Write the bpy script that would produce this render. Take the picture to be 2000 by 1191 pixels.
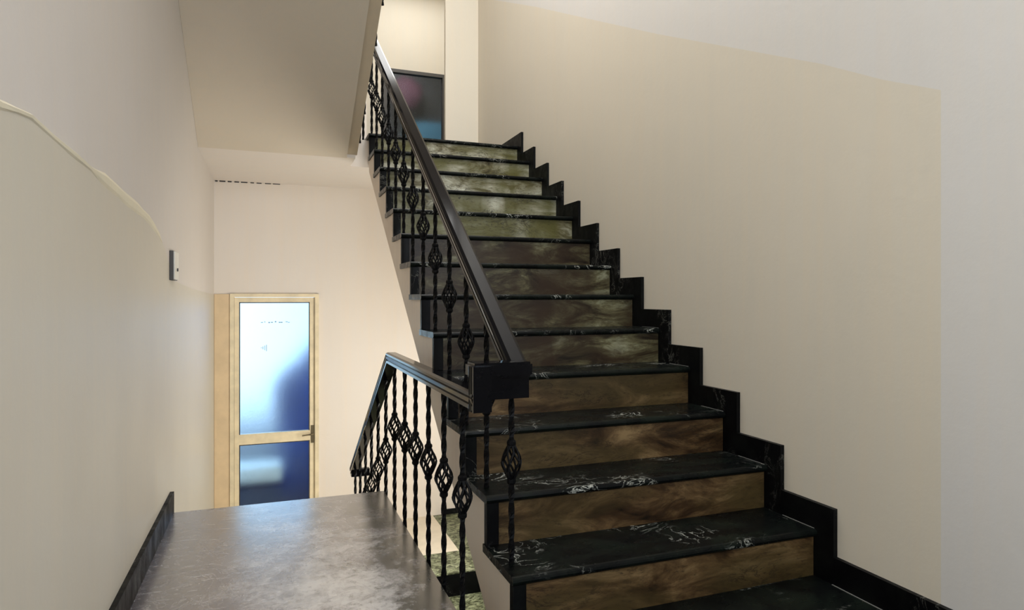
import bpy, bmesh, math, random
from mathutils import Vector, Matrix
random.seed(7)
S = bpy.context.scene
C = S.collection
for o in list(bpy.data.objects):
    bpy.data.objects.remove(o)

# ---------------------------------------------------------------- camera
cd = bpy.data.cameras.new('camera'); cam = bpy.data.objects.new('camera', cd); C.objects.link(cam)
cd.sensor_width = 36.0; cd.sensor_fit = 'HORIZONTAL'
cd.lens = 1265.3 / 2000 * 36.0
cd.shift_y = -0.00645
cd.clip_start = 0.02
cam.location = (0, 0, 0)
cam.rotation_euler = (math.pi / 2, 0, -0.3567)
S.camera = cam

# ---------------------------------------------------------------- world, lights, exposure
W = bpy.data.worlds.new('sky'); S.world = W; W.use_nodes = True
bgn = W.node_tree.nodes['Background']
bgn.inputs[0].default_value = (0.62, 0.85, 1.0, 1); bgn.inputs[1].default_value = 1.45
# sky: bright cloud to the left of the courtyard, blue to the right
_t = W.node_tree; _g = _t.nodes.new('ShaderNodeTexCoord'); _s = _t.nodes.new('ShaderNodeSeparateXYZ'); _r = _t.nodes.new('ShaderNodeValToRGB')
_m = _t.nodes.new('ShaderNodeMapRange'); _m.inputs[1].default_value = -.22; _m.inputs[2].default_value = .30
_t.links.new(_g.outputs['Generated'], _s.inputs[0]); _t.links.new(_s.outputs[0], _m.inputs[0]); _t.links.new(_m.outputs[0], _r.inputs[0])
_r.color_ramp.elements[0].color = (.66, .88, 1.0, 1); _r.color_ramp.elements[1].color = (.07, .33, .80, 1)
_t.links.new(_r.outputs[0], bgn.inputs[0])
S.view_settings.view_transform = 'Standard'; S.view_settings.look = 'None'
S.view_settings.gamma = 1.0; S.view_settings.use_curve_mapping = False
S.view_settings.exposure = 0.92

def area(name, loc, target, sx, sy, power, col=(1, 1, 1), spread=180):
    l = bpy.data.lights.new(name, 'AREA'); l.shape = 'RECTANGLE'; l.size = sx; l.size_y = sy
    l.energy = power; l.color = col; l.spread = math.radians(spread)
    o = bpy.data.objects.new(name, l); C.objects.link(o); o.location = loc
    o.rotation_euler = (Vector(target) - Vector(loc)).to_track_quat('-Z', 'Y').to_euler()
    return o
# daylight from the rear window; added fill lamps overhead, in lower hall and corridor
area('rear_window_light', (1.0, -1.45, 1.0), (1.3, 3.0, 0.3), 2.2, 1.9, 38, (1.0, 1.0, 1.0))
area('overhead_fill_light', (1.3, 3.1, 4.7), (1.3, 3.1, 0), 1.6, 4.2, 118, (1.0, 1.0, 0.98))  # added lamp under the closed ceiling, no skylight there
area('hall_fill_light', (2.1, 5.0, -1.1), (-.5, 6.7, -0.8), 1.2, 1.6, 50, (1.0, 0.965, 0.90))  # fill added below the main flight, no opening behind it
area('corridor_fill_light', (2.0, 8.3, 4.7), (2.0, 8.3, 0), 1.4, 2.2, 24, (1.0, 1.0, 0.98))  # added to brighten the corridor and upper landing, source unseen

# ---------------------------------------------------------------- dimensions (metres, camera at origin)
H = 1.176              # camera above landing
RISE = 0.2; T = 0.2945; Y1 = 2.134
XL = 0.8035; XR = 2.164; WR = 2.184; WL = -0.518
YF = 6.948; ZTOP = -H + 13 * RISE; ZL = -H - 6 * RISE
YE = 3.99; XE = 0.654
YTOP = Y1 + 12 * T
CEIL = 4.8; BOT = -4.6

# ---------------------------------------------------------------- helpers
def obj(name, bm, mats, parent=None, loc=None, smooth=False):
    me = bpy.data.meshes.new(name)
    bmesh.ops.recalc_face_normals(bm, faces=bm.faces)
    bm.to_mesh(me); bm.free()
    for m in (mats if isinstance(mats, (list, tuple)) else [mats]): me.materials.append(m)
    if smooth:
        for p in me.polygons: p.use_smooth = True
    o = bpy.data.objects.new(name, me); C.objects.link(o)
    if parent: o.parent = parent
    if loc: o.location = loc
    return o
def box(bm, x0, x1, y0, y1, z0, z1, mi=0):
    vs = [bm.verts.new((x, y, z)) for x in (x0, x1) for y in (y0, y1) for z in (z0, z1)]
    for q in ((0, 1, 3, 2), (4, 6, 7, 5), (0, 4, 5, 1), (2, 3, 7, 6), (0, 2, 6, 4), (1, 5, 7, 3)):
        f = bm.faces.new([vs[i] for i in q]); f.material_index = mi
    return vs
def bx(x0, x1, y0, y1, z0, z1, bev=0, mi=0):
    bm = bmesh.new(); box(bm, x0, x1, y0, y1, z0, z1, mi)
    if bev: bmesh.ops.bevel(bm, geom=bm.edges[:], offset=bev, segments=2, affect='EDGES', profile=0.6)
    return bm
def prism(bm, pts, axis, a, b, mi=0):
    """pts 2D in the other two axes, extruded along axis from a to b"""
    def P(p, t):
        return {'X': (t, p[0], p[1]), 'Y': (p[0], t, p[1]), 'Z': (p[0], p[1], t)}[axis]
    A = [bm.verts.new(P(p, a)) for p in pts]; B = [bm.verts.new(P(p, b)) for p in pts]
    fs = [bm.faces.new(A), bm.faces.new(B[::-1])]
    n = len(pts)
    for i in range(n):
        fs.append(bm.faces.new([A[i], B[i], B[(i + 1) % n], A[(i + 1) % n]]))
    for f in fs: f.material_index = mi
def sweep(bm, path, prof, up=Vector((0, 0, 1)), side=None, caps=True):
    """sweep closed 2D profile (side, up) along a polyline with mitred corners"""
    path = [Vector(p) for p in path]; n = len(path); rings = []
    for i, p in enumerate(path):
        d0 = (path[i] - path[i - 1]).normalized() if i else (path[1] - path[0]).normalized()
        d1 = (path[i + 1] - path[i]).normalized() if i < n - 1 else d0
        t = (d0 + d1).normalized()
        s = Vector(side[i]) if side else t.cross(up)
        s = s.normalized(); u = s.cross(t).normalized()
        k = 1 / max(0.35, t.dot(d0))
        rings.append((p, s, u, k))
    R = []
    for p, s, u, k in rings:
        R.append([bm.verts.new(p + s * a + u * b * k) for a, b in prof])
    m = len(prof)
    for i in range(n - 1):
        for j in range(m):
            bm.faces.new([R[i][j], R[i][(j + 1) % m], R[i + 1][(j + 1) % m], R[i + 1][j]])
    if caps:
        bm.faces.new(R[0]); bm.faces.new(R[-1][::-1])
def tube(bm, pts, r, n=6):
    pts = [Vector(p) for p in pts]; R = []
    ref = Vector((1, 0, 0))
    for i, p in enumerate(pts):
        d = (pts[min(i + 1, len(pts) - 1)] - pts[max(i - 1, 0)]).normalized()
        s = d.cross(ref)
        if s.length < 0.1: s = d.cross(Vector((0, 1, 0)))
        s.normalize(); u = s.cross(d)
        rr = r[i] if isinstance(r, (list, tuple)) else r
        R.append([bm.verts.new(p + (s * math.cos(2 * math.pi * k / n) + u * math.sin(2 * math.pi * k / n)) * rr) for k in range(n)])
    for i in range(len(pts) - 1):
        for k in range(n):
            bm.faces.new([R[i][k], R[i][(k + 1) % n], R[i + 1][(k + 1) % n], R[i + 1][k]])
    bm.faces.new(R[0][::-1]); bm.faces.new(R[-1])
def thing(name, label, cat, loc=(0, 0, 0), group=None):
    o = bpy.data.objects.new(name, None); C.objects.link(o); o.location = loc
    o.empty_display_size = 0.1
    o['label'] = label; o['category'] = cat
    if group: o['group'] = group
    return o
def tag(o, label, cat, group=None):
    o['label'] = label; o['category'] = cat
    if group: o['group'] = group
    return o
def struct(name, bm, m, parent=None):
    o = obj(name, bm, m, parent)
    if not parent: o['kind'] = 'structure'
    return o

# ---------------------------------------------------------------- materials
class M:
    def __init__(s, name, rough=0.5, metal=0, spec=0.5):
        s.m = bpy.data.materials.new(name); s.m.use_nodes = True
        s.t = s.m.node_tree; s.n = s.t.nodes; s.l = s.t.links
        s.b = s.n['Principled BSDF']; s.b.inputs['Roughness'].default_value = rough
        s.b.inputs['Metallic'].default_value = metal; s.b.inputs['Specular IOR Level'].default_value = spec
    def coord(s, scale=(1, 1, 1), rot=(0, 0, 0)):
        g = s.n.new('ShaderNodeNewGeometry'); mp = s.n.new('ShaderNodeMapping')
        mp.inputs['Scale'].default_value = scale; mp.inputs['Rotation'].default_value = rot
        s.l.new(g.outputs['Position'], mp.inputs['Vector']); return mp.outputs[0]
    def noise(s, v, sc, det=4, rough=.55, dist=0):
        n = s.n.new('ShaderNodeTexNoise'); n.inputs['Scale'].default_value = sc; n.inputs['Detail'].default_value = det
        n.inputs['Roughness'].default_value = rough; n.inputs['Distortion'].default_value = dist
        s.l.new(v, n.inputs['Vector']); return n.outputs['Fac']
    def ramp(s, fac, stops):
        r = s.n.new('ShaderNodeValToRGB'); e = r.color_ramp.elements
        while len(e) < len(stops): e.new(0.5)
        for q, (p, c) in zip(e, stops):
            q.position = p; q.color = tuple(c) + (1,) if len(c) == 3 else c
        s.l.new(fac, r.inputs[0]); return r.outputs[0]
    def mix(s, fac, a, b, mode='MIX'):
        n = s.n.new('ShaderNodeMix'); n.data_type = 'RGBA'; n.blend_type = mode
        if isinstance(fac, (int, float)): n.inputs[0].default_value = fac
        else: s.l.new(fac, n.inputs[0])
        for i, x in ((6, a), (7, b)):
            if isinstance(x, tuple): n.inputs[i].default_value = x + (1,) if len(x) == 3 else x
            else: s.l.new(x, n.inputs[i])
        return n.outputs[2]
    def col(s, x):
        if isinstance(x, tuple): s.b.inputs['Base Color'].default_value = x + (1,)
        else: s.l.new(x, s.b.inputs['Base Color'])
    def rgh(s, x): s.l.new(x, s.b.inputs['Roughness'])
    def bump(s, h, st=.1, d=.01):
        b = s.n.new('ShaderNodeBump'); b.inputs['Strength'].default_value = st; b.inputs['Distance'].default_value = d
        s.l.new(h, b.inputs['Height']); s.l.new(b.outputs[0], s.b.inputs['Normal'])
def g3(v): return (v, v, v)

def plaster(name, c, c2, rough=.55, stain=(.62, .55, .38), st=0.0):
    m = M(name, rough, spec=.35)
    v = m.coord(); n1 = m.noise(v, 1.1, 4, .6, .4); base = m.mix(m.ramp(n1, [(.35, g3(0)), (.7, g3(1))]), c, c2)
    vs = m.coord((2.2, 2.2, .35)); n2 = m.noise(vs, 3.0, 5, .6)
    base = m.mix(m.ramp(n2, [(.50, g3(0)), (.80, g3(.35))]), base, tuple(x * .93 for x in c))
    vg = m.coord((9, 9, .25)); base = m.mix(m.ramp(m.noise(vg, 2.5, 4, .6), [(.45, g3(0)), (.62, g3(.30))]), base, tuple(x * f for x, f in zip(c, (1.04, .99, .93))))
    if st:
        n3 = m.noise(v, 2.3, 6, .65, .8); base = m.mix(m.ramp(n3, [(.60, g3(0)), (.74, g3(st))]), base, stain)
    m.col(base); m.bump(m.noise(v, 28, 6, .6), .12, .006)
    return m.m
wall_beige = plaster('wall_paint_beige', (.66, .605, .505), (.64, .59, .495), .55)
wall_left_low = plaster('wall_paint_left_dado', (.56, .52, .43), (.535, .495, .41), .45)
wall_left_up = plaster('wall_paint_left_upper', (.60, .555, .505), (.58, .535, .48), .6)
wall_grey = plaster('wall_paint_grey_white', (.655, .635, .61), (.64, .62, .585), .5)
wall_far_m = plaster('wall_paint_far', (.74, .67, .585), (.73, .675, .61), .5, st=.10)
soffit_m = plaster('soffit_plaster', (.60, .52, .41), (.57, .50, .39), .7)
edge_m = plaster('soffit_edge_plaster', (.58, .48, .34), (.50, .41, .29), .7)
ceil_m = plaster('ceiling_plaster', (.72, .66, .60), (.71, .66, .59), .7)
stringer_m = plaster('stringer_plaster', (.74, .665, .58), (.62, .53, .45), .6, (.42, .32, .23), .6)

def black_marble(name, base=(.0025, .003, .003), vein=(.0065, .0095, .007), white=(.55, .56, .50), rough=.26, amt=1.0, scale=1.0):
    m = M(name, rough, spec=.10)
    v = m.coord((scale, scale * 1.6, scale)); cl = m.noise(v, 3.2, 6, .65, 1.2)
    b = m.mix(m.ramp(cl, [(.44, g3(0)), (.68, g3(.9 * amt))]), base, vein)
    a = m.noise(v, 4.6, 7, .62, 2.2)
    ln = m.ramp(a, [(.488, g3(0)), (.50, g3(1)), (.512, g3(0))])
    msk = m.ramp(m.noise(v, 2.4, 3, .5), [(.52, g3(0)), (.66, g3(1))])
    b = m.mix(m.mix(1.0, ln, msk, 'MULTIPLY'), b, white)
    m.col(b); m.rgh(m.ramp(m.noise(v, 9, 5), [(.3, g3(rough * .75)), (.75, g3(rough * 1.6))]))
    m.bump(m.noise(v, 60, 4), .06, .002)
    return m.m
tread_m = black_marble('black_green_marble')
skirt_m = black_marble('black_marble_skirting', (.002, .002, .0025), (.006, .007, .006), (.16, .16, .14), .4)
green_m = black_marble('green_serpentine_marble', (.045, .050, .025), (.42, .46, .28), (.75, .75, .62), .3, 1.0, 5.0)

def riser_marble(name, stops, tint, rot=.5, band=0.0):
    m = M(name, .36, spec=.25)
    oi = m.n.new('ShaderNodeObjectInfo')
    g = m.n.new('ShaderNodeNewGeometry'); ad = m.n.new('ShaderNodeVectorMath'); ad.operation = 'ADD'
    cb = m.n.new('ShaderNodeCombineXYZ'); mm = m.n.new('ShaderNodeMath'); mm.operation = 'MULTIPLY'; mm.inputs[1].default_value = 17.0
    m.l.new(oi.outputs['Random'], mm.inputs[0]); m.l.new(mm.outputs[0], cb.inputs[0]); m.l.new(mm.outputs[0], cb.inputs[2])
    m.l.new(g.outputs['Position'], ad.inputs[0]); m.l.new(cb.outputs[0], ad.inputs[1])
    mp = m.n.new('ShaderNodeMapping'); mp.inputs['Rotation'].default_value = (0, rot, 0); mp.inputs['Scale'].default_value = (1, 1, 3.0)
    m.l.new(ad.outputs[0], mp.inputs['Vector']); v = mp.outputs[0]
    c = m.ramp(m.noise(v, 2.8, 8, .68, .9), stops)
    c = m.mix(m.ramp(m.noise(v, 1.5, 3, .5), [(.46, g3(0)), (.62, g3(.7))]), c, tint)
    if band:   # upright bands of the tint colour
        mb = m.n.new('ShaderNodeMapping'); mb.inputs['Scale'].default_value = (1, 1, .12); m.l.new(ad.outputs[0], mb.inputs['Vector'])
        c = m.mix(m.ramp(m.noise(mb.outputs[0], 3.4, 2, .5, .3), [(.42, g3(0)), (.60, g3(band))]), c, tint)
    dk = m.ramp(m.noise(v, 4.2, 6, .7, 1.8), [(.475, g3(0)), (.50, g3(.9)), (.525, g3(0))])
    mk = m.ramp(m.noise(v, 2.0, 2, .5), [(.50, g3(0)), (.60, g3(1))])
    c = m.mix(m.mix(1.0, dk, mk, 'MULTIPLY'), c, (.008, .006, .004))
    c = m.mix(m.ramp(m.noise(v, 34, 3, .6), [(.58, g3(0)), (.72, g3(.6))]), c, (.02, .014, .008))
    m.col(c); m.bump(m.noise(v, 50, 3), .05, .002)
    return m.m
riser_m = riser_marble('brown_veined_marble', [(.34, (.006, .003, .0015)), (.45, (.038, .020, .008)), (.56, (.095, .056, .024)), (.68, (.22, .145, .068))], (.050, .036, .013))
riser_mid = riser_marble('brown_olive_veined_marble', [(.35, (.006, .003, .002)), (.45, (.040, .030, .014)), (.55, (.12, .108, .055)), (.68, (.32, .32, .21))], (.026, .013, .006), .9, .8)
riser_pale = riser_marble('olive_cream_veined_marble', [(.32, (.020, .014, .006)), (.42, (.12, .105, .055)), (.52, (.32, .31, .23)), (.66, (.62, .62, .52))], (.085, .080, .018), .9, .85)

def worn_sheen_floor():
    m = M('worn_marble_painted_sheen', .2, spec=1.0)
    v = m.coord()
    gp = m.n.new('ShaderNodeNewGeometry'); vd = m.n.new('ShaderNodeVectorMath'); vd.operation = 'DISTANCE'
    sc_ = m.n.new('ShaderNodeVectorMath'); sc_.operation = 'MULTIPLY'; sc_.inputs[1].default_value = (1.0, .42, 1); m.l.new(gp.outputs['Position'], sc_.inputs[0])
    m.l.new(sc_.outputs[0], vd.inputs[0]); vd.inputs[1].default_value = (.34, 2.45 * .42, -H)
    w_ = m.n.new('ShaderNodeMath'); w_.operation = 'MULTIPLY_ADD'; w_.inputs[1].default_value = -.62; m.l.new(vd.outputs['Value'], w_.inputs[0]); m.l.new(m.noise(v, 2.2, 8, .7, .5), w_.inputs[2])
    c = m.mix(m.ramp(w_.outputs[0], [(.10, g3(0)), (.42, g3(1))]), (.105, .097, .112), (.50, .485, .475))  # pale pool in the base colour stands for the floor's bright reflection
    c = m.mix(m.ramp(m.noise(v, 11, 9, .75, .6), [(.46, g3(0)), (.66, g3(.75))]), c, (.060, .054, .062))
    c = m.mix(m.ramp(m.noise(v, 5.5, 7, .7, 1.5), [(.49, g3(0)), (.50, g3(.4)), (.515, g3(0))]), c, (.55, .53, .52))
    vs = m.coord((1, 5, 1), (0, 0, .5)); c = m.mix(m.ramp(m.noise(vs, 9, 8, .75, .4), [(.56, g3(0)), (.66, g3(.45))]), c, (.60, .59, .60))
    c = m.mix(m.ramp(m.noise(v, 30, 6, .8), [(.54, g3(0)), (.64, g3(.5))]), c, (.04, .037, .04))
    # black-green worn patches beside the open edge
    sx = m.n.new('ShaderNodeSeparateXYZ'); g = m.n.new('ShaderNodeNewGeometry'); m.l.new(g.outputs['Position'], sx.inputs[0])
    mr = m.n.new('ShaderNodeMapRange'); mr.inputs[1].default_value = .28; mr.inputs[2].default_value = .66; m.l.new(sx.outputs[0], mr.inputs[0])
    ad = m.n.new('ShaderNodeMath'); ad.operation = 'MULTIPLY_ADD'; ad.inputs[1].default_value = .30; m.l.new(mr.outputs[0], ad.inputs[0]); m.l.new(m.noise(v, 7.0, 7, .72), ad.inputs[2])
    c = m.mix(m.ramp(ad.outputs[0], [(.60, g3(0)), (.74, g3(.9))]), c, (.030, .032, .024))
    m.col(c); m.rgh(m.ramp(m.noise(v, 6, 8, .7, .5), [(.3, g3(.14)), (.75, g3(.36))]))
    m.b.inputs['Coat Weight'].default_value = 1.0; m.b.inputs['Coat Roughness'].default_value = .22; m.b.inputs['Coat IOR'].default_value = 1.9
    m.bump(m.noise(v, 34, 8, .7), .20, .004)
    return m.m
floor_m = worn_sheen_floor()
def simple(name, c, rough=.5, metal=0, var=.12, sc=9, spec=.5, bump=.05):
    m = M(name, rough, metal, spec); v = m.coord()
    m.col(m.mix(m.ramp(m.noise(v, sc, 5), [(.35, g3(0)), (.7, g3(1))]), c, tuple(x * (1 - var) for x in c)))
    m.bump(m.noise(v, 40, 4), bump, .002); return m.m
iron_m = simple('black_wrought_iron', (.003, .003, .0035), .5, 0, .4, spec=.10)
rail_m = simple('black_lacquered_rail', (.003, .003, .004), .10, 0, .3, spec=.10, bump=0)
cream_m = simple('cream_floor_tile', (.78, .70, .56), .45)
casing_m = simple('tan_painted_wood', (.74, .56, .34), .5)
frame_m = simple('cream_door_wood', (.82, .70, .47), .45, var=.2)
white_pl = simple('white_plastic', (.72, .70, .62), .4)
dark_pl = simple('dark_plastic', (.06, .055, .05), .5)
brass_m = simple('aged_brass', (.22, .18, .11), .4, .8)
crack_m = simple('dark_crack', (.05, .045, .045), .8)
ridge_m = plaster('ridge_filler', (.72, .66, .50), (.66, .60, .46), .6)
joint_m = simple('grey_joint_mortar', (.12, .12, .11), .7)
maroon_m = simple('added_cloth_maroon', (.085, .020, .035), .8)
teal_m = simple('added_panel_teal', (.10, .30, .42), .6)
blue_m = simple('deep_blue_leaves', (.001, .040, .26), .8, var=.7, sc=12, spec=.05)
navy_m = simple('navy_paint', (.006, .014, .045), .5, var=.5)
pale_m = simple('added_bench_pale_blue', (.70, .84, .95), .7)
def glass(name, rough, c):
    m = M(name, rough); m.b.inputs['Transmission Weight'].default_value = 1.0; m.b.inputs['IOR'].default_value = 1.35
    m.b.inputs['Base Color'].default_value = c + (1,)
    v = m.coord(); m.bump(m.noise(v, 45, 6, .6, .3), .35, .004)
    return m.m
glass_m = glass('frosted_glass', .40, (.86, .95, 1.0))
glass_dark = glass('dark_frosted_glass', .20, (.75, .82, .86))

# ================================================================ SETTING
# left wall with the lower paint field ending in an old ridge
ridge = [(-1.6, .39), (1.605, .395), (1.786, .422), (2.165, .405), (2.50, .40), (2.873, .382), (3.2, .372), (3.46, .345), (3.78, .27), (4.02, .165), (4.153, .101), (5.0, .07), (6.948, .035)]
bm = bmesh.new()
prism(bm, [(-1.6, BOT)] + [(YF + .15, BOT)] + [(YF + .15, .035)] + ridge[::-1], 'X', WL - .15, WL, 0)
prism(bm, ridge + [(YF + .15, .035), (YF + .15, CEIL), (-1.6, CEIL)], 'X', WL - .15, WL, 1)
struct('wall_left', bm, [wall_left_low, wall_left_up])
# raised filler ridge
bm = bmesh.new()
rp = [(1.2, .393), (1.42, .397), (1.605, .397), (1.70, .41), (1.786, .42), (1.95, .412), (2.165, .405), (2.32, .400), (2.50, .398), (2.70, .391), (2.873, .382), (3.05, .378), (3.2, .370), (3.35, .360), (3.46, .345), (3.6, .318), (3.72, .285)]
pv = None
for i, (y, z) in enumerate(rp):
    w = .007 + .009 * random.random() + (.012 if 2.4 < y < 3.5 else 0); t = .0035 + .003 * random.random()
    if i in (0, len(rp) - 1): w *= .2; t *= .3
    r = [bm.verts.new((WL - .002, y, z + w)), bm.verts.new((WL + t, y, z + w * .3)), bm.verts.new((WL + t * .7, y, z - w * .6)), bm.verts.new((WL - .002, y, z - w * 1.3))]
    if pv:
        for k in range(3): bm.faces.new([pv[k], pv[k + 1], r[k + 1], r[k]])
    pv = r
struct('trim_1', bm, ridge_m)
# right wall, two paint fields
br = [(1.59, .724), (1.816, .831), (2.11, .991), (3.369, 1.601), (4.183, 2.013), (5.305, 2.583), (7.1, 3.45)]
bm = bmesh.new()
prism(bm, [(1.59, BOT), (7.1, BOT)] + br[::-1], 'X', WR, WR + .16, 0)
prism(bm, br + [(7.1, CEIL), (1.59, CEIL)], 'X', WR, WR + .16, 1)
prism(bm, [(-1.75, -H - .3), (1.59, -H - .3), (1.59, CEIL), (-1.75, CEIL)], 'X', WR, WR + .16, 1)
struct('wall_right', bm, [wall_beige, wall_grey])
# rear wall with a window opening (behind the camera)
bm = bmesh.new()
box(bm, WL - .15, 0, -1.75, -1.6, -H - .3, CEIL); box(bm, 2.0, WR, -1.75, -1.6, -H - .3, CEIL)
box(bm, 0, 2.0, -1.75, -1.6, -H - .3, -.1); box(bm, 0, 2.0, -1.75, -1.6, 2.1, CEIL)
struct('wall_rear', bm, wall_grey)
wf = bmesh.new()
for x in (0, .97, 1.94): box(wf, x, x + .06, -1.70, -1.64, -.1, 2.1)
for z in (-.1, 2.04): box(wf, 0, 2.0, -1.70, -1.64, z, z + .06)
struct('window_1', wf, frame_m)
# far wall: lower hall part, with the door opening
DX0, DX1, DZ = -.371, .462, .040
bm = bmesh.new()
box(bm, WL, DX0, YF, YF + .16, ZL - .2, ZTOP); box(bm, DX1, WR, YF, YF + .16, BOT, ZTOP - .2)
box(bm, DX0, DX1, YF, YF + .16, DZ, ZTOP); box(bm, WL, DX1, YF, YF + .16, BOT, ZL)
box(bm, WL, .95, YF, YF + .16, ZTOP, CEIL)
struct('wall_far', bm, wall_far_m)
bm = bmesh.new(); box(bm, 1.806, WR, YF, YF + .05, ZTOP, CEIL)
struct('wall_far_pier', bm, wall_beige)
# upper corridor
YC = 9.8
bm = bmesh.new(); box(bm, .9, 1.58, YC, YC + .15, ZTOP, CEIL); box(bm, 2.56, 3.2, YC, YC + .15, ZTOP, CEIL); box(bm, 1.58, 2.56, YC, YC + .15, 3.47, CEIL)
struct('wall_corridor_end', bm, wall_beige)
struct('wall_corridor_left', bx(.8, .95, YF + .16, YC + .15, ZTOP, CEIL), wall_beige)
struct('wall_corridor_right', bx(3.05, 3.2, YF + .16, YC + .15, ZTOP, CEIL), wall_beige)
struct('wall_corridor_near', bx(WR, 3.2, YF + .0, YF + .16, ZTOP, CEIL), wall_beige)
# ceilings
struct('ceiling', bx(WL - .15, 3.3, -1.75, YC + .2, CEIL, CEIL + .15), ceil_m)
# upper landing: slab (its underside is the ceiling of the lower hall)
bm = bmesh.new()
box(bm, WL, XE, 5.45, YF, 1.155, ZTOP - .03)
box(bm, XE, XL + .02, 5.80, YF, 1.155, ZTOP - .03)
box(bm, XL + .02, WR, YTOP + .06, YF, 1.155, ZTOP - .03)
box(bm, .95, 3.05, YF, YC, ZTOP - .2, ZTOP - .03)
struct('ceiling_lower_hall', bm, ceil_m)
bm = bmesh.new()
box(bm, WL, XE - .02, 5.5, YF, ZTOP - .03, ZTOP); box(bm, XE - .02, WR, YTOP + .30, YF, ZTOP - .03, ZTOP); box(bm, .95, 3.05, YF, YC, ZTOP - .03, ZTOP)
struct('floor_upper_landing', bm, tread_m)
# dark crack where ceiling meets far wall
bm = bmesh.new(); x = WL + .01
while x < .05:
    L = .02 + .05 * random.random(); th = .006 * (1 - (x - WL) / .62) + .002
    box(bm, x, x + L, YF - .004, YF + .002, 1.150 - th, 1.156); x += L + .01 + .025 * random.random()
struct('trim_2', bm, crack_m)
# middle landing (where the photographer stands)
bm = bmesh.new()
prism(bm, [(WL, -1.6), (XL, -1.6), (XL, 1.95), (XE, 1.95), (XE, YE), (WL, YE)], 'Z', -H - .035, -H)
bmesh.ops.bevel(bm, geom=[e for e in bm.edges if all(abs(v.co.z + H) < 1e-5 for v in e.verts)], offset=.006, segments=2, affect='EDGES')
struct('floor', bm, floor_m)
bm = bmesh.new(); prism(bm, [(XL, -1.6), (WR, -1.6), (WR, Y1 + .03), (XL, Y1 + .03)], 'Z', -H - .035, -H)
struct('floor_right', bm, tread_m)
bm = bmesh.new()
prism(bm, [(WL, -1.6), (WR, -1.6), (WR, 2.0), (XE - .02, 2.0), (XE - .02, YE - .03), (WL, YE - .03)], 'Z', -H - .28, -H - .035)
struct('ceiling_under_landing', bm, stringer_m)
# lower hall floor
bm = bmesh.new()
box(bm, WL, 1.665, 5.90, YF, ZL - .15, ZL)
struct('floor_lower_hall', bm, cream_m)
bm = bmesh.new()
box(bm, 1.665, WR, 5.90, YF, ZL - .15, ZL); box(bm, WL, WR, 5.43, 5.90, ZL - .15, ZL)
struct('floor_lower_border', bm, green_m)
struct('floor_basement', bx(WL, WR, -1.6, YF, BOT - .1, BOT), green_m)
struct('wall_basement_rear', bx(WL, WR, -1.75, -1.6, BOT, -H - .28), wall_beige)
struct('wall_right_lower', bx(WR, WR + .16, -1.75, 1.59, BOT, -H - .3), wall_beige)
# baseboards
bm = bmesh.new()
prism(bm, [(-1.6, -H), (YE + .004, -H), (YE + .004, -H + .113), (-1.6, -H + .113)], 'X', WL, WL + .02)
struct('baseboard_left', bm, skirt_m)
struct('baseboard_far', bx(1.80, WR, YF - .02, YF, ZL, ZL + .055), skirt_m)
bm = bmesh.new(); box(bm, WR - .02, WR, -1.6, Y1 - .10, -H, -H + .113)
struct('baseboard_right', bm, skirt_m)

# ---------------------------------------------------------------- glazed door of the lower hall
d = bpy.data.objects.new('door_1', None); C.objects.link(d); d.location = (DX0, YF, ZL); d['kind'] = 'structure'
def part(name, bm, m, parent):
    bmesh.ops.translate(bm, verts=bm.verts, vec=-parent.matrix_world.translation if False else -Vector(ROOT))
    return obj(name, bm, m, parent)
ROOT = (DX0, YF, ZL)
bm = bmesh.new()
box(bm, DX0 - .003, DX0 + .035, YF - .022, YF + .09, ZL, DZ + .006); box(bm, DX1 - .035, DX1 + .003, YF - .022, YF + .09, ZL, DZ + .006)
box(bm, DX0 - .003, DX1 + .003, YF - .0225, YF + .09, DZ - .028, DZ + .006)
part('door_frame', bm, frame_m, d)
bm = bx(WL + .002, DX0 - .003, YF - .012, YF, ZL, DZ + .002, .002); part('casing', bm, casing_m, d)
PX0, PX1 = -.292, .376
bm = bmesh.new()
y0, y1 = YF + .0, YF + .045
box(bm, DX0 + .037, PX0, y0, y1, ZL + .01, DZ - .03); box(bm, PX1, DX1 - .037, y0, y1, ZL + .01, DZ - .03)
box(bm, PX0, PX1, y0, y1, -.038, DZ - .03); box(bm, PX0, PX1, y0, y1, -1.452, -1.352); box(bm, PX0, PX1, y0, y1, ZL + .01, ZL + .16)
leaf = part('door_leaf', bm, frame_m, d)
bm = bmesh.new()
for (za, zb) in ((-.038, -1.352), (-1.452, ZL + .16)):
    for (a, b) in ((PX0, PX0 + .009), (PX1 - .009, PX1)): box(bm, a, b, y0 + .004, y0 + .012, zb, za)
    box(bm, PX0, PX1, y0 + .004, y0 + .012, za - .009, za)
part('glazing_bead', bm, crack_m, d)
p = part('glass_pane', bx(PX0 + .002, PX1 - .002, y0 + .016, y0 + .022, -1.350, -.040), glass_m, d)
bm = bmesh.new()
for i in range(9):
    x = -.09 + i * .032 + random.uniform(-.008, .008); box(bm, x, x + random.uniform(.008, .024), y0 + .0145, y0 + .016, -.245 + .004 * math.sin(i * 2) , -.239 + .004 * math.sin(i * 2) + .006 * random.random())
for i in range(4):
    x = -.09 + i * .016; box(bm, x, x + .006, y0 + .0145, y0 + .016, -.50 - .01 * i, -.49 + .008 * i)
part('scratch_mark', bm, crack_m, p) if False else None
q = obj('scratch_mark', bm, simple('grey_scratch', (.25, .28, .32), .6), d); q.location = (-ROOT[0], -ROOT[1], -ROOT[2])
part('glass_pane', bx(PX0 + .002, PX1 - .002, y0 + .016, y0 + .022, ZL + .162, -1.454), glass_m, d)
bm = bmesh.new(); box(bm, .388, .418, y0 - .006, y0, -1.48, -1.30)
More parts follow.
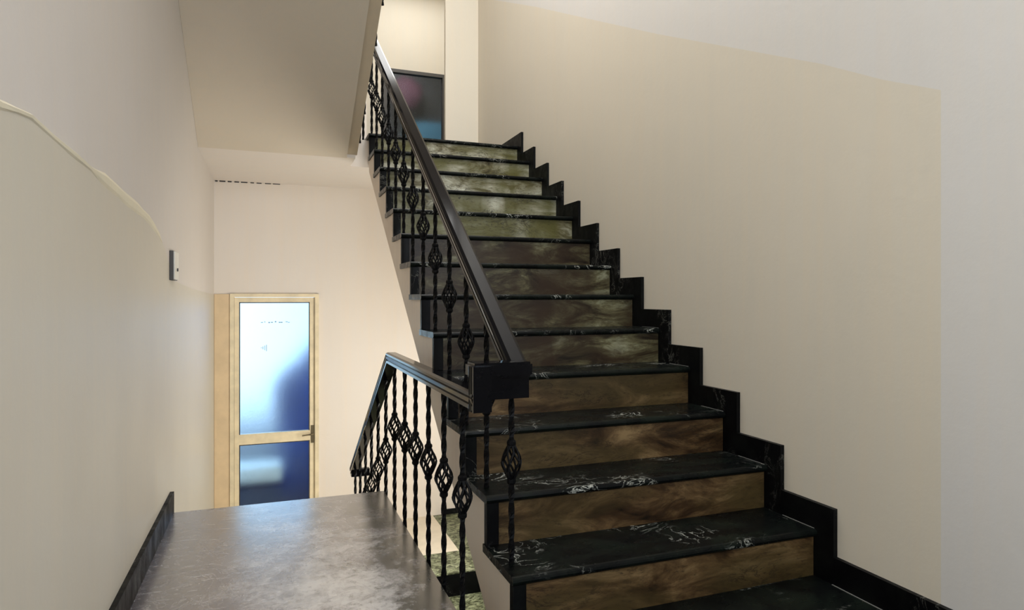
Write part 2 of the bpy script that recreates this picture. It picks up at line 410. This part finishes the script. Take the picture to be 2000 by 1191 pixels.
hd = bmesh.new(); tube(hd, [(.403, y0 - .004, -1.385), (.403, y0 - .045, -1.385), (.385, y0 - .055, -1.385), (.30, y0 - .055, -1.39)], .009, 8)
part('lock_plate', bm, brass_m, d); part('door_handle', hd, brass_m, d)
# courtyard seen through the frosted glass
bm = bmesh.new(); box(bm, -3.0, 5.0, YF + .16, 14.0, ZL - .12, ZL - .02)
struct('floor_courtyard', bm, simple('courtyard_paving', (.001, .004, .020), .9, spec=0))
def bush(name, c, rx, ry, rz, m, label, cat):
    bm = bmesh.new(); bmesh.ops.create_icosphere(bm, subdivisions=4, radius=1)
    for v in bm.verts:
        k = 1 + .12 * math.sin(7 * v.co.x + 3 * v.co.z) * math.cos(6 * v.co.y) + random.uniform(-.05, .05)
        v.co = Vector((v.co.x * rx * k, v.co.y * ry * k, v.co.z * rz * k))
    for v in bm.verts: v.co.z = max(v.co.z, -c[2] + ZL - .02)
    o = obj(name, bm, m, None, c, True); return tag(o, label, cat)

# ---------------------------------------------------------------- upper corridor door
d2 = bpy.data.objects.new('door_2', None); C.objects.link(d2); ROOT = (1.58, YC, ZTOP); d2.location = ROOT; d2['kind'] = 'structure'
bm = bmesh.new(); box(bm, 1.58, 1.64, YC - .01, YC + .08, ZTOP, 3.47); box(bm, 2.50, 2.56, YC - .01, YC + .08, ZTOP, 3.47); box(bm, 1.58, 2.56, YC - .0105, YC + .08, 3.42, 3.47)
part('door_frame', bm, dark_pl, d2)
part('glass_pane', bx(1.64, 2.50, YC + .03, YC + .04, ZTOP + .12, 3.42), glass_dark, d2)
bm = bmesh.new(); box(bm, 1.64, 2.50, YC + .02, YC + .05, ZTOP, ZTOP + .12); part('bottom_rail', bm, dark_pl, d2)
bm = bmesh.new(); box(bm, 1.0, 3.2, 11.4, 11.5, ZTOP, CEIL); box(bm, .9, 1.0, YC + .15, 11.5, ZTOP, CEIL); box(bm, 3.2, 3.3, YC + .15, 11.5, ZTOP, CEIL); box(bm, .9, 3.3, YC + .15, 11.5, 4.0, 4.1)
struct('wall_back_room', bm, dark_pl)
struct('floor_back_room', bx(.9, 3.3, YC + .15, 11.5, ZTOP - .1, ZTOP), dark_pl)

# ================================================================ STAIRCASES
def nose(bm, x0, x1, yf, yb, z, th=.032):
    """marble tread with a rounded front edge"""
    r = th / 2; pts = [(yb, z), (yf + r, z)]
    for k in range(1, 6):
        a = math.pi / 2 + math.pi * k / 6; pts.append((yf + r + r * math.cos(a), z - r + r * math.sin(a)))
    pts += [(yf + r, z - th), (yb, z - th)]
    prism(bm, pts, 'X', x0, x1)
st = thing('staircase', 'long black marble staircase with brown veined risers climbing along the beige wall', 'stairs', (1.48, Y1, -H))
ROOT = (1.48, Y1, -H)
for i in range(13):
    yf = Y1 + T * i; z = -H + RISE * (i + 1)
    bm = bmesh.new(); nose(bm, XL - .012, XR, yf - .022, yf + (T + .03 if i < 12 else .30), z)
    part('tread', bm, tread_m, st)
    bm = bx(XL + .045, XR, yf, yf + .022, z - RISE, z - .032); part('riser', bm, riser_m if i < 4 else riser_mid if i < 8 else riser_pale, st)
    bm = bx(XL - .006, XL + .045, yf - .004, yf + .03, z - RISE, z - .032, .002); part('riser_end_strip', bm, skirt_m, st)
for i in range(5):
    yf = Y1 + T * i; z = -H + RISE * (i + 1)
    part('joint_line', bx(XR - .0045, XR - .001, yf - .005, yf + T - .12, z, z + .002), joint_m, st)
part('joint_line', bx(XR - .006, XR - .001, 1.2, Y1 - .1, -H, -H + .002), joint_m, st)
# plastered carriage: side + sloping underside
pts = [(Y1 + .012, -H - .0)]
for i in range(13):
    yf = Y1 + T * i + .012; z = -H + RISE * (i + 1) - .032
    pts += [(yf, z - (RISE if i else RISE - .032) + (0 if i else 0)), (yf, z)]
pts = [pts[0]] + [(Y1 + .012, -H + RISE - .032)]
for i in range(1, 13):
    yf = Y1 + T * i + .012
    pts += [(yf, -H + RISE * i - .032), (yf, -H + RISE * (i + 1) - .032)]
pts += [(5.72, ZTOP - .032), (5.72, 1.10), (2.452, -1.242), (2.02, -1.242 - .43 * .69 + .0), (2.02, -H - .001)]
bm = bmesh.new(); prism(bm, pts, 'X', XL, WR - .001)
part('carriage', bm, stringer_m, st)
# stepped marble skirting on the wall
o_ = .11; pts = [(Y1 - o_, -H)]
for i in range(13):
    y = Y1 + T * i - o_ + .005; z = -H + RISE * (i + 1) + o_
    zt = z
    pts += [(y, pts[-1][1] if i else -H), (y, zt)]
up = pts + [(YTOP + .9, ZTOP + o_), (YTOP + .9, ZTOP - .01)]
lo = [(YTOP + .0, ZTOP - .01)]
for i in range(12, -1, -1):
    y = Y1 + T * i + .005; lo += [(y, -H + RISE * (i + 1) - .03), (y, -H + RISE * i - (.0 if i == 0 else .01))]
poly = up[1:] + lo
bm = bmesh.new(); prism(bm, poly, 'X', XR - .001, WR)
part('wall_skirting', bm, skirt_m, st)

# flight down to the lower hall along the left wall
sd = thing('staircase', 'short dark flight dropping from the grey landing to the glazed door', 'stairs', (.05, YE, ZL)); ROOT = (.05, YE, ZL)
part('riser', bx(WL, XE - .01, YE - .03, YE - .008, -H - RISE + .0, -H - .036), riser_m, sd)
for i in range(5):
    yf = YE - .03 + .29 * i; z = -H - RISE * (i + 1)
    bm = bmesh.new(); prism(bm, [(yf, z), (yf + .29 + .02, z), (yf + .29 + .02, z - .032), (yf, z - .032)], 'X', WL + .001, XE); part('tread', bm, tread_m, sd)
    part('riser', bx(WL + .001, XE - .02, yf + .268, yf + .29, z - RISE, z - .032), riser_m, sd)
pts = [(YE - .04, -H - .036)]
for i in range(6):
    yf = YE - .03 + .29 * i - .01; pts += [(yf, -H - RISE * i - .036), (yf, -H - RISE * (i + 1) - .036)]
pts = pts[1:] + [(YE - .03 + 1.44, ZL - .14), (YE - .03, -H - .28)]
bm = bmesh.new(); prism(bm, pts, 'X', WL + .001, XE - .02); part('carriage', bm, stringer_m, sd)

# flight going further down, under the main flight
su = thing('staircase', 'green marble steps leading further down below the main flight', 'stairs', (1.48, 5.43, ZL)); ROOT = (1.48, 5.43, ZL)
for i in range(9):
    z = ZL - RISE * (i + 1); y = 5.43 - .32 * i
    part('riser', bx(XE, WR - .002, y - .004, y + .018, z, ZL - RISE * i - (.15 if i == 0 else .03) + (.14 if i == 0 else 0)), skirt_m, su)
    part('tread', bx(XE, WR - .002, y - .34, y + .018, z - .03, z), green_m, su)
pts = [(5.44, ZL - .16)]
pts = [(5.44, ZL - .24), (5.44, ZL - .9), (5.43 - 2.88, ZL - 1.8 - .6), (5.43 - 2.88, ZL - 1.84)]
bm = bmesh.new(); prism(bm, pts, 'X', XE + .01, WR - .01); part('carriage', bm, stringer_m, su)

# flight above, seen from below: sloping underside over the left side
sa = thing('staircase', 'sloping plastered underside of the flight overhead along the left wall', 'stairs', (.05, 5.45, 1.155)); ROOT = (.05, 5.45, 1.155)
k = .56; ytopf = 1.2
zt = 1.155 + k * (5.45 - ytopf)
bm = bmesh.new(); prism(bm, [(5.452, 1.150), (5.452, ZTOP - .031), (5.15, ZTOP - .031 + .1), (ytopf, zt + .42), (ytopf, zt)], 'X', WL + .001, .585)
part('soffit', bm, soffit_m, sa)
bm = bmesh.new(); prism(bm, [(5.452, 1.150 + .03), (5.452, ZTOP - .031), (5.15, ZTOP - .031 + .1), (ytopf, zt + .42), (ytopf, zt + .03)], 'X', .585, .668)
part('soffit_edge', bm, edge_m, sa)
for i in range(14):
    y = 5.35 - .2945 * i; z = ZTOP + .16 * (i + 1)
    if y < ytopf: break
    part('tread', bx(WL + .001, .66, y - .29, y + .02, z - .03, z), tread_m, sa)
    part('riser', bx(WL + .001, .64, y - .02, y, z - .19, z - .03), riser_m, sa)

# ================================================================ RAILINGS
PROF = [(-.033, -.028), (-.033, -.014), (-.027, -.010), (-.033, -.006), (-.036, .010), (-.030, .014), (-.036, .018), (-.034, .027), (-.022, .033), (.022, .033), (.034, .027), (.036, .018), (.030, .014), (.036, .010), (.033, -.006), (.027, -.010), (.033, -.014), (.033, -.028)]
def bar_mesh(h, twist=True):
    """twisted square bar from z=0 to h"""
    bm = bmesh.new(); n = max(6, int(h / .018)); s = .0084; R = []
    for i in range(n + 1):
        a = i * .42 if twist else 0
        R.append([bm.verts.new((s * 1.41 * math.cos(a + q * math.pi / 2), s * 1.41 * math.sin(a + q * math.pi / 2), h * i / n)) for q in range(4)])
    for i in range(n):
        for q in range(4): bm.faces.new([R[i][q], R[i][(q + 1) % 4], R[i + 1][(q + 1) % 4], R[i + 1][q]])
    bm.faces.new(R[0][::-1]); bm.faces.new(R[-1])
    return bm
def basket_mesh():
    bm = bmesh.new(); hh = .070; R = .037; n = 14
    for d_ in (1, -1):
        for s_ in range(6):
            pts = []
            for i in range(n + 1):
                t = i / n; r = .007 + (R - .007) * (1 - abs(2 * t - 1) ** 1.35) ** 1.05; a = 2 * math.pi * s_ / 6 + d_ * math.pi * .62 * t
                pts.append((r * math.cos(a), r * math.sin(a), -hh + 2 * hh * t))
            tube(bm, pts, .0042, 5)
    for z in (-hh, hh):
        tube(bm, [(0, 0, z - .012), (0, 0, z - .005), (0, 0, z + .005), (0, 0, z + .012)], [.012, .018, .018, .012], 8)
    return bm
bk = basket_mesh(); bk_me = bpy.data.meshes.new('basket'); bmesh.ops.recalc_face_normals(bk, faces=bk.faces); bk.to_mesh(bk_me); bk.free(); bk_me.materials.append(iron_m)
def baluster(parent, root, x, y, z0, z1, zb, smooth=False):
    """bar in two lengths with a cage basket between, as one part with the basket as sub-part"""
    o = obj('baluster', bar_mesh(zb - .074 - z0), iron_m, parent, (x - root[0], y - root[1], z0 - root[2]))
    obj('upper_bar', bar_mesh(z1 - zb - .074), iron_m, o, (0, 0, zb + .074 - z0))
    b = bpy.data.objects.new('basket', bk_me); C.objects.link(b); b.parent = o; b.location = (0, 0, zb - z0)
    return o

# landing guard and the rail of the flight down, continuous
XB = .672
r1 = thing('stair_railing', 'black wrought iron railing guarding the grey landing edge and the descending flight', 'railing', (XB, 2.1, -H)); ROOT = (XB, 2.1, -H)
ZR = -.352
rail_end = (XB, 5.70, -1.478)
bm = bmesh.new()
sweep(bm, [(XB, 2.10, ZR + .0), (XB, 3.84, ZR + .0), rail_end], PROF)
part('handrail', bm, rail_m, r1)
bm = bmesh.new(); sweep(bm, [(XB - .025, 5.70, -1.50), (XB + .13, 5.70, -1.50)], PROF); part('rail_return', bm, rail_m, r1)
for y in (2.335, 2.611, 2.89, 3.17, 3.445, 3.748):
    baluster(r1, ROOT, XB, y, -H - .10, ZR - .025, -.741)
for i, y in enumerate((4.051, 4.359, 4.664, 4.97, 5.28, 5.60)):
    zr = ZR + (rail_end[2] - ZR) * (y - 3.84) / (rail_end[1] - 3.84)
    zt_ = -H - .69 * (y - YE) - .05
    zb = -.947 - .61 * (y - 4.051)
    baluster(r1, ROOT, XB, y, zt_ if y < 5.4 else ZL, zr - .022, zb)
for y in (2.335, 2.611, 2.89, 3.17, 3.445, 3.748): part('fixing_bracket', bx(XE - .02, XB + .012, y - .010, y + .010, -H - .085, -H - .065), iron_m, r1)
for y in (4.051, 4.359, 4.664, 4.97, 5.28): part('fixing_bracket', bx(XE - .03, XB + .010, y - .010, y + .010, -H - .69 * (y - YE) - .045, -H - .69 * (y - YE) - .025), iron_m, r1)

# rail of the main flight with its goose neck at the foot
XU = .832
A = Vector((XU, 2.19, -.255)); B = Vector((XU, 5.72, 2.245))
r2 = thing('stair_railing', 'black iron railing with baskets rising beside the long marble flight', 'railing', (XU, Y1, -H)); ROOT = (XU, Y1, -H)
bm = bmesh.new(); sweep(bm, [A - (B - A).normalized() * .02, B], [(a * 1.05, b) for a, b in PROF]); part('handrail', bm, rail_m, r2)
bm = bmesh.new(); box(bm, XB - .030, XU + .030, 2.10, 2.20, -.275, -.222)
bmesh.ops.bevel(bm, geom=bm.edges[:], offset=.008, segments=2, affect='EDGES')
box(bm, XB + .012, XU + .022, 2.12, 2.185, -.35, -.270)
part('rail_block', bm, rail_m, r2)
bm = bmesh.new(); sweep(bm, [(XB, 2.115, -.232), (XB, 2.115, ZR - .035)], PROF, up=Vector((0, 1, 0)))
part('goose_neck', bm, rail_m, r2)
bm = bmesh.new(); sweep(bm, [tuple(B), (XU, 5.86, B.z + .02)], PROF)
sweep(bm, [(XU + .03, 5.86, B.z + .02), (XB + .0, 5.86, B.z + .02)], PROF); part('rail_return', bm, rail_m, r2)
for i in range(12):
    y = Y1 + .105 + T * i; z0 = -H + RISE * (i + 1)
    zr = A.z + (B.z - A.z) * (y - A.y) / (B.y - A.y) - .028
    baluster(r2, ROOT, XU, y, z0, zr, (z0 + zr) / 2 + .01)
baluster(r2, ROOT, XU, 5.76, ZTOP, B.z - .02, (ZTOP + B.z) / 2)
# upper return rail and the next flight's rail, mostly behind the slab
r3 = thing('stair_railing', 'short black iron railing at the head of the stairwell under the overhead slab', 'railing', (XB, 5.86, ZTOP)); ROOT = (XB, 5.86, ZTOP)
bm = bmesh.new(); sweep(bm, [(XB + .03, 5.86, B.z - .06), (XB + .03, 5.55, B.z + .06), (XB + .03, 3.4, B.z + 1.27)], PROF); part('handrail', bm, rail_m, r3)
for i, x in enumerate((XB + .03, XB + .10)):
    baluster(r3, ROOT, x, 5.86, ZTOP - .16, B.z - .03, 1.86)
for i in range(6):
    y = 5.55 - .2945 * i; zr = B.z + .06 + (5.55 - y) * .56
    baluster(r3, ROOT, XB + .03, y, zr - 1.0, zr - .03, zr - .5)

# ================================================================ SMALL THINGS
sw = thing('light_switch', 'small white switch plate with dark near edge on the left wall', 'switch', (WL, 4.04, .18)); ROOT = (WL, 4.04, .18)
part('back_box', bx(WL, WL + .020, 3.965, 4.125, .10, .262, .002), dark_pl, sw)
part('cover_plate', bx(WL + .0195, WL + .027, 3.972, 4.128, .104, .258, .002), white_pl, sw)
bm = bmesh.new(); tube(bm, [(WL + .026, 4.06, .16), (WL + .033, 4.06, .16)], .009, 10); part('button', bm, dark_pl, sw)

# behind the frosted panes; bench, cloth and panel added for the patches of colour
tag(obj('added_bench', bx(-.95, .12, 7.25, 7.6, -1.93, -1.76, .05), pale_m), 'pale bench added outside for the bright patch in the lower frosted door pane', 'bench')
bush('garden_shrub', (1.15, 8.15, -1.75), 1.10, .5, 1.55, blue_m, 'dark bluish rounded shrub outside, seen blurred through the frosted door pane', 'shrub')
bush('added_cloth', (2.16, 11.0, 3.50), .27, .08, .27, maroon_m, 'maroon cloth added behind the dark upper door glass for its red patch', 'cloth')
area('back_room_fill', (2.0, 10.2, 3.9), (2.4, 11.2, 2.7), .5, .3, 8, (.9, .95, 1.0))  # added lamp that lights the cloth and panel behind the glass
tag(obj('added_panel', bx(2.2, 3.1, 11.2, 11.3, ZTOP, 3.10), teal_m), 'teal panel added low behind the dark upper door glass for its blue patch', 'panel')
